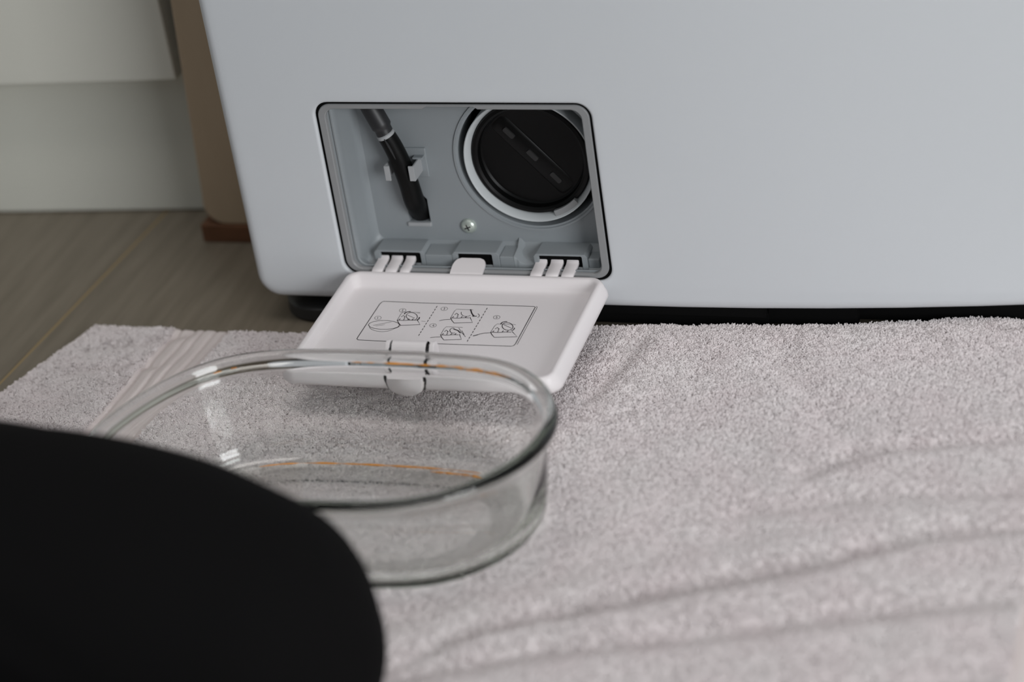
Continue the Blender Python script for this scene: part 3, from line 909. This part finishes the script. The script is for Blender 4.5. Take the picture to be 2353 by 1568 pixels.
def _dense_rim():
    P = [np.array(p) for p in RIM]
    n = len(P)
    o = []
    for i in range(n):
        a, b, c, d = P[i - 1], P[i], P[(i + 1) % n], P[(i + 2) % n]
        for k in range(12):
            t = k / 12
            o.append(0.5 * (2 * b + (c - a) * t + (2 * a - 5 * b + 4 * c - d) * t * t + (3 * b - a - 3 * c + d) * t ** 3))
    o = np.array(o)
    for _ in range(60):
        o = 0.25 * np.roll(o, 1, 0) + 0.5 * o + 0.25 * np.roll(o, -1, 0)
    return o


_RD = _dense_rim()
_RA = np.arctan2(_RD[:, 1] - DC[1], _RD[:, 0] - DC[0])
_RR = np.hypot(_RD[:, 0] - DC[0], _RD[:, 1] - DC[1])
_ro = np.argsort(_RA)
_RA, _RR = _RA[_ro], _RR[_ro]


def dish_r(t):
    t = (t + math.pi) % (2 * math.pi) - math.pi
    return float(np.interp(t, _RA, _RR, period=2 * math.pi))


def dish_ring(inset, z):
    pts = []
    raw = [tuple(_RD[int(i * len(_RD) / ND) % len(_RD)]) for i in range(ND)]
    for i, p in enumerate(raw):
        a, b = raw[i - 1], raw[(i + 1) % ND]
        t = Vector((b[0] - a[0], b[1] - a[1])).normalized()
        pts.append((p[0] - t.y * inset, p[1] + t.x * inset, z + DB))
    return pts


outp = [(0.034, 0.0000), (0.0270, 0.0001), (0.0215, 0.0008), (0.0170, 0.0026), (0.0138, 0.0060), (0.0118, 0.0110), (0.0103, 0.0200), (0.0088, 0.0320), (0.0072, 0.0450), (0.0058, 0.0525),
        (0.0040, 0.0550), (0.0018, 0.0562), (0.0004, 0.0580), (0.0000, 0.0600), (0.0006, 0.0620), (0.0022, 0.0634)]
inp = [(0.0044, 0.0636), (0.0064, 0.0626), (0.0076, 0.0606), (0.0086, 0.0570), (0.0104, 0.0500), (0.0125, 0.0360), (0.0146, 0.0240), (0.0170, 0.0150), (0.0200, 0.0098), (0.0240, 0.0068), (0.0290, 0.0056), (0.037, 0.0052)]
def dense(pp):
    return [tuple(p) for p in spline(pp, 3)]
prf = dense(outp + inp)
g = G()
rgs = [dish_ring(i_, z_) for i_, z_ in prf]
# foot and floor: shrink the innermost rings towards the centre
def shrink(ring, f, z):
    return [(DC[0] + (p[0] - DC[0]) * f, DC[1] + (p[1] - DC[1]) * f, z + DB) for p in ring]
first, last = rgs[0], rgs[-1]
g.rings([shrink(first, 0.02, 0.0008), shrink(first, 0.5, 0.0008), shrink(first, 0.88, 0.0007), shrink(first, 0.95, 0.0001)] + rgs + [shrink(last, 0.5, 0.0050), shrink(last, 0.02, 0.0050)], True, True)
bowl = g.obj('bowl', M['glass'], dish, angle=80)


def residue_reflection(name, t0, t1, inset, z, r0, seed):  # amber beads: baked-on residue at the rim, painted reflection along the base
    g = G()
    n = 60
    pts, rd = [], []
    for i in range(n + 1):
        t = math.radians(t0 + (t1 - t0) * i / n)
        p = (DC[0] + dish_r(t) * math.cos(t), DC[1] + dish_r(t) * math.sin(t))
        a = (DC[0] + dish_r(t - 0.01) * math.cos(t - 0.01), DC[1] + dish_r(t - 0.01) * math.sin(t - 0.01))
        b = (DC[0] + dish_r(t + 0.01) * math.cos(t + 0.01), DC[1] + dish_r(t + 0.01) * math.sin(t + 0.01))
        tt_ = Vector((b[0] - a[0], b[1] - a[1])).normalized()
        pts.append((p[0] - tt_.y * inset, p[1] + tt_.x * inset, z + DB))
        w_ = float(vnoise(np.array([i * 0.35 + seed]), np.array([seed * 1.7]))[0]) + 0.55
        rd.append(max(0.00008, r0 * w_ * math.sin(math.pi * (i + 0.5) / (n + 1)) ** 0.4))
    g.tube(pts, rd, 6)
    return g.obj(name, M['stain_reflection'], dish)


residue_reflection('baked_residue_and_reflection', 34, 96, 0.0080, 0.0592, 0.00075, 3)
residue_reflection('baked_residue_and_reflection', 44, 140, 0.0262, 0.0070, 0.00085, 4)  # bead imitating an orange reflection along the inner base edge
residue_reflection('baked_residue_and_reflection', 36, 62, 0.0285, 0.0064, 0.00100, 12)  # stronger right end of the painted base reflection
residue_reflection('baked_residue_and_reflection', 36, 52, 0.0083, 0.0582, 0.00070, 9)
residue_reflection('baked_residue_and_reflection', 146, 149, 0.0080, 0.0590, 0.0007, 5)
residue_reflection('baked_residue_and_reflection', 141, 143, 0.0080, 0.0590, 0.0009, 6)

# ------------------------------------------------------------------ kneeling person in black trousers (only the legs and hips are near the picture)
def person():
    g = G()
    bmx = bmesh.new()

    def ball(p, r_):
        m4 = Matrix.Translation(Vector(p)) @ Matrix.Diagonal((r_, r_, r_, 1))
        bmesh.ops.create_icosphere(bmx, subdivisions=3, radius=1.0, matrix=m4)

    def chain(pts):
        sp = spline([(*p, r_) for p, r_ in pts], 10)
        for q in sp:
            ball(q[:3], q[3])
    for dy in (0.0, -0.185):
        k = 0.0 if dy == 0 else -0.05
        # thigh
        chain([((0.018 + k, -0.383 + dy, 0.080), 0.0640), ((-0.035 + k, -0.384 + dy, 0.088), 0.0745), ((-0.13 + k, -0.391 + dy, 0.098), 0.0780), ((-0.26 + k, -0.412 + dy * 0.9, 0.102), 0.078), ((-0.40, -0.430 + dy * 0.75, 0.138), 0.094)])
        # kneecap
        ball((0.036 + k, -0.386 + dy, 0.072), 0.050)
        # shin and calf folded under the thigh
        chain([((0.012 + k, -0.384 + dy, 0.069), 0.060), ((-0.08 + k, -0.384 + dy, 0.062), 0.056), ((-0.20 + k, -0.388 + dy, 0.060), 0.056), ((-0.33 + k, -0.392 + dy * 0.95, 0.047), 0.042), ((-0.41 + k, -0.395 + dy * 0.95, 0.040), 0.036), ((-0.46 + k, -0.398 + dy * 0.95, 0.036), 0.032), ((-0.53 + k, -0.400 + dy * 0.95, 0.026), 0.022)])
    # pelvis and lower trunk
    chain([((-0.42, -0.49, 0.20), 0.125), ((-0.44, -0.49, 0.30), 0.130), ((-0.43, -0.49, 0.40), 0.120)])
    chain([((-0.42, -0.43, 0.21), 0.11), ((-0.43, -0.50, 0.21), 0.12), ((-0.42, -0.56, 0.21), 0.11)])
    me = bpy.data.meshes.new('person')
    bmx.to_mesh(me)
    bmx.free()
    o = bpy.data.objects.new('person', me)
    COL.objects.link(o)
    rm = o.modifiers.new('remesh', 'REMESH')
    rm.mode = 'VOXEL'
    rm.voxel_size = 0.006
    rm.use_smooth_shade = True
    sm = o.modifiers.new('smooth', 'SMOOTH')
    sm.factor = 0.5
    sm.iterations = 14
    dg = bpy.context.evaluated_depsgraph_get()
    ev = o.evaluated_get(dg)
    me2 = bpy.data.meshes.new_from_object(ev)
    o.modifiers.clear()
    n = len(me2.vertices)
    co = np.empty(n * 3)
    me2.vertices.foreach_get('co', co)
    co = co.reshape(-1, 3)
    # the weight flattens whatever rests on the towel
    lowz = 0.0075
    co[:, 2] = np.where(co[:, 2] < lowz + 0.01, lowz + np.maximum(0, co[:, 2] - lowz + 0.02) * 0.33, co[:, 2])
    # soft cloth creases behind the knee
    cr = np.sin((co[:, 0] * 0.8 + co[:, 2] * 1.4) * 150 + 3 * vnoise(co[:, 0] * 18, co[:, 2] * 18))
    co[:, 1] += 0.0010 * cr * np.exp(-((co[:, 0] + 0.09) / 0.06) ** 2)
    org = np.array([-0.25, -0.46, 0.0075])
    me2.vertices.foreach_set('co', (co - org).reshape(-1))
    me2.update()
    me2.polygons.foreach_set('use_smooth', [True] * len(me2.polygons))
    o.data = me2
    me2.materials.clear()
    me2.materials.append(M['trousers'])
    o.location = org
    o['label'] = 'person in plain black trousers kneeling on the towel, knee beside the glass dish'
    o['category'] = 'person'


person()
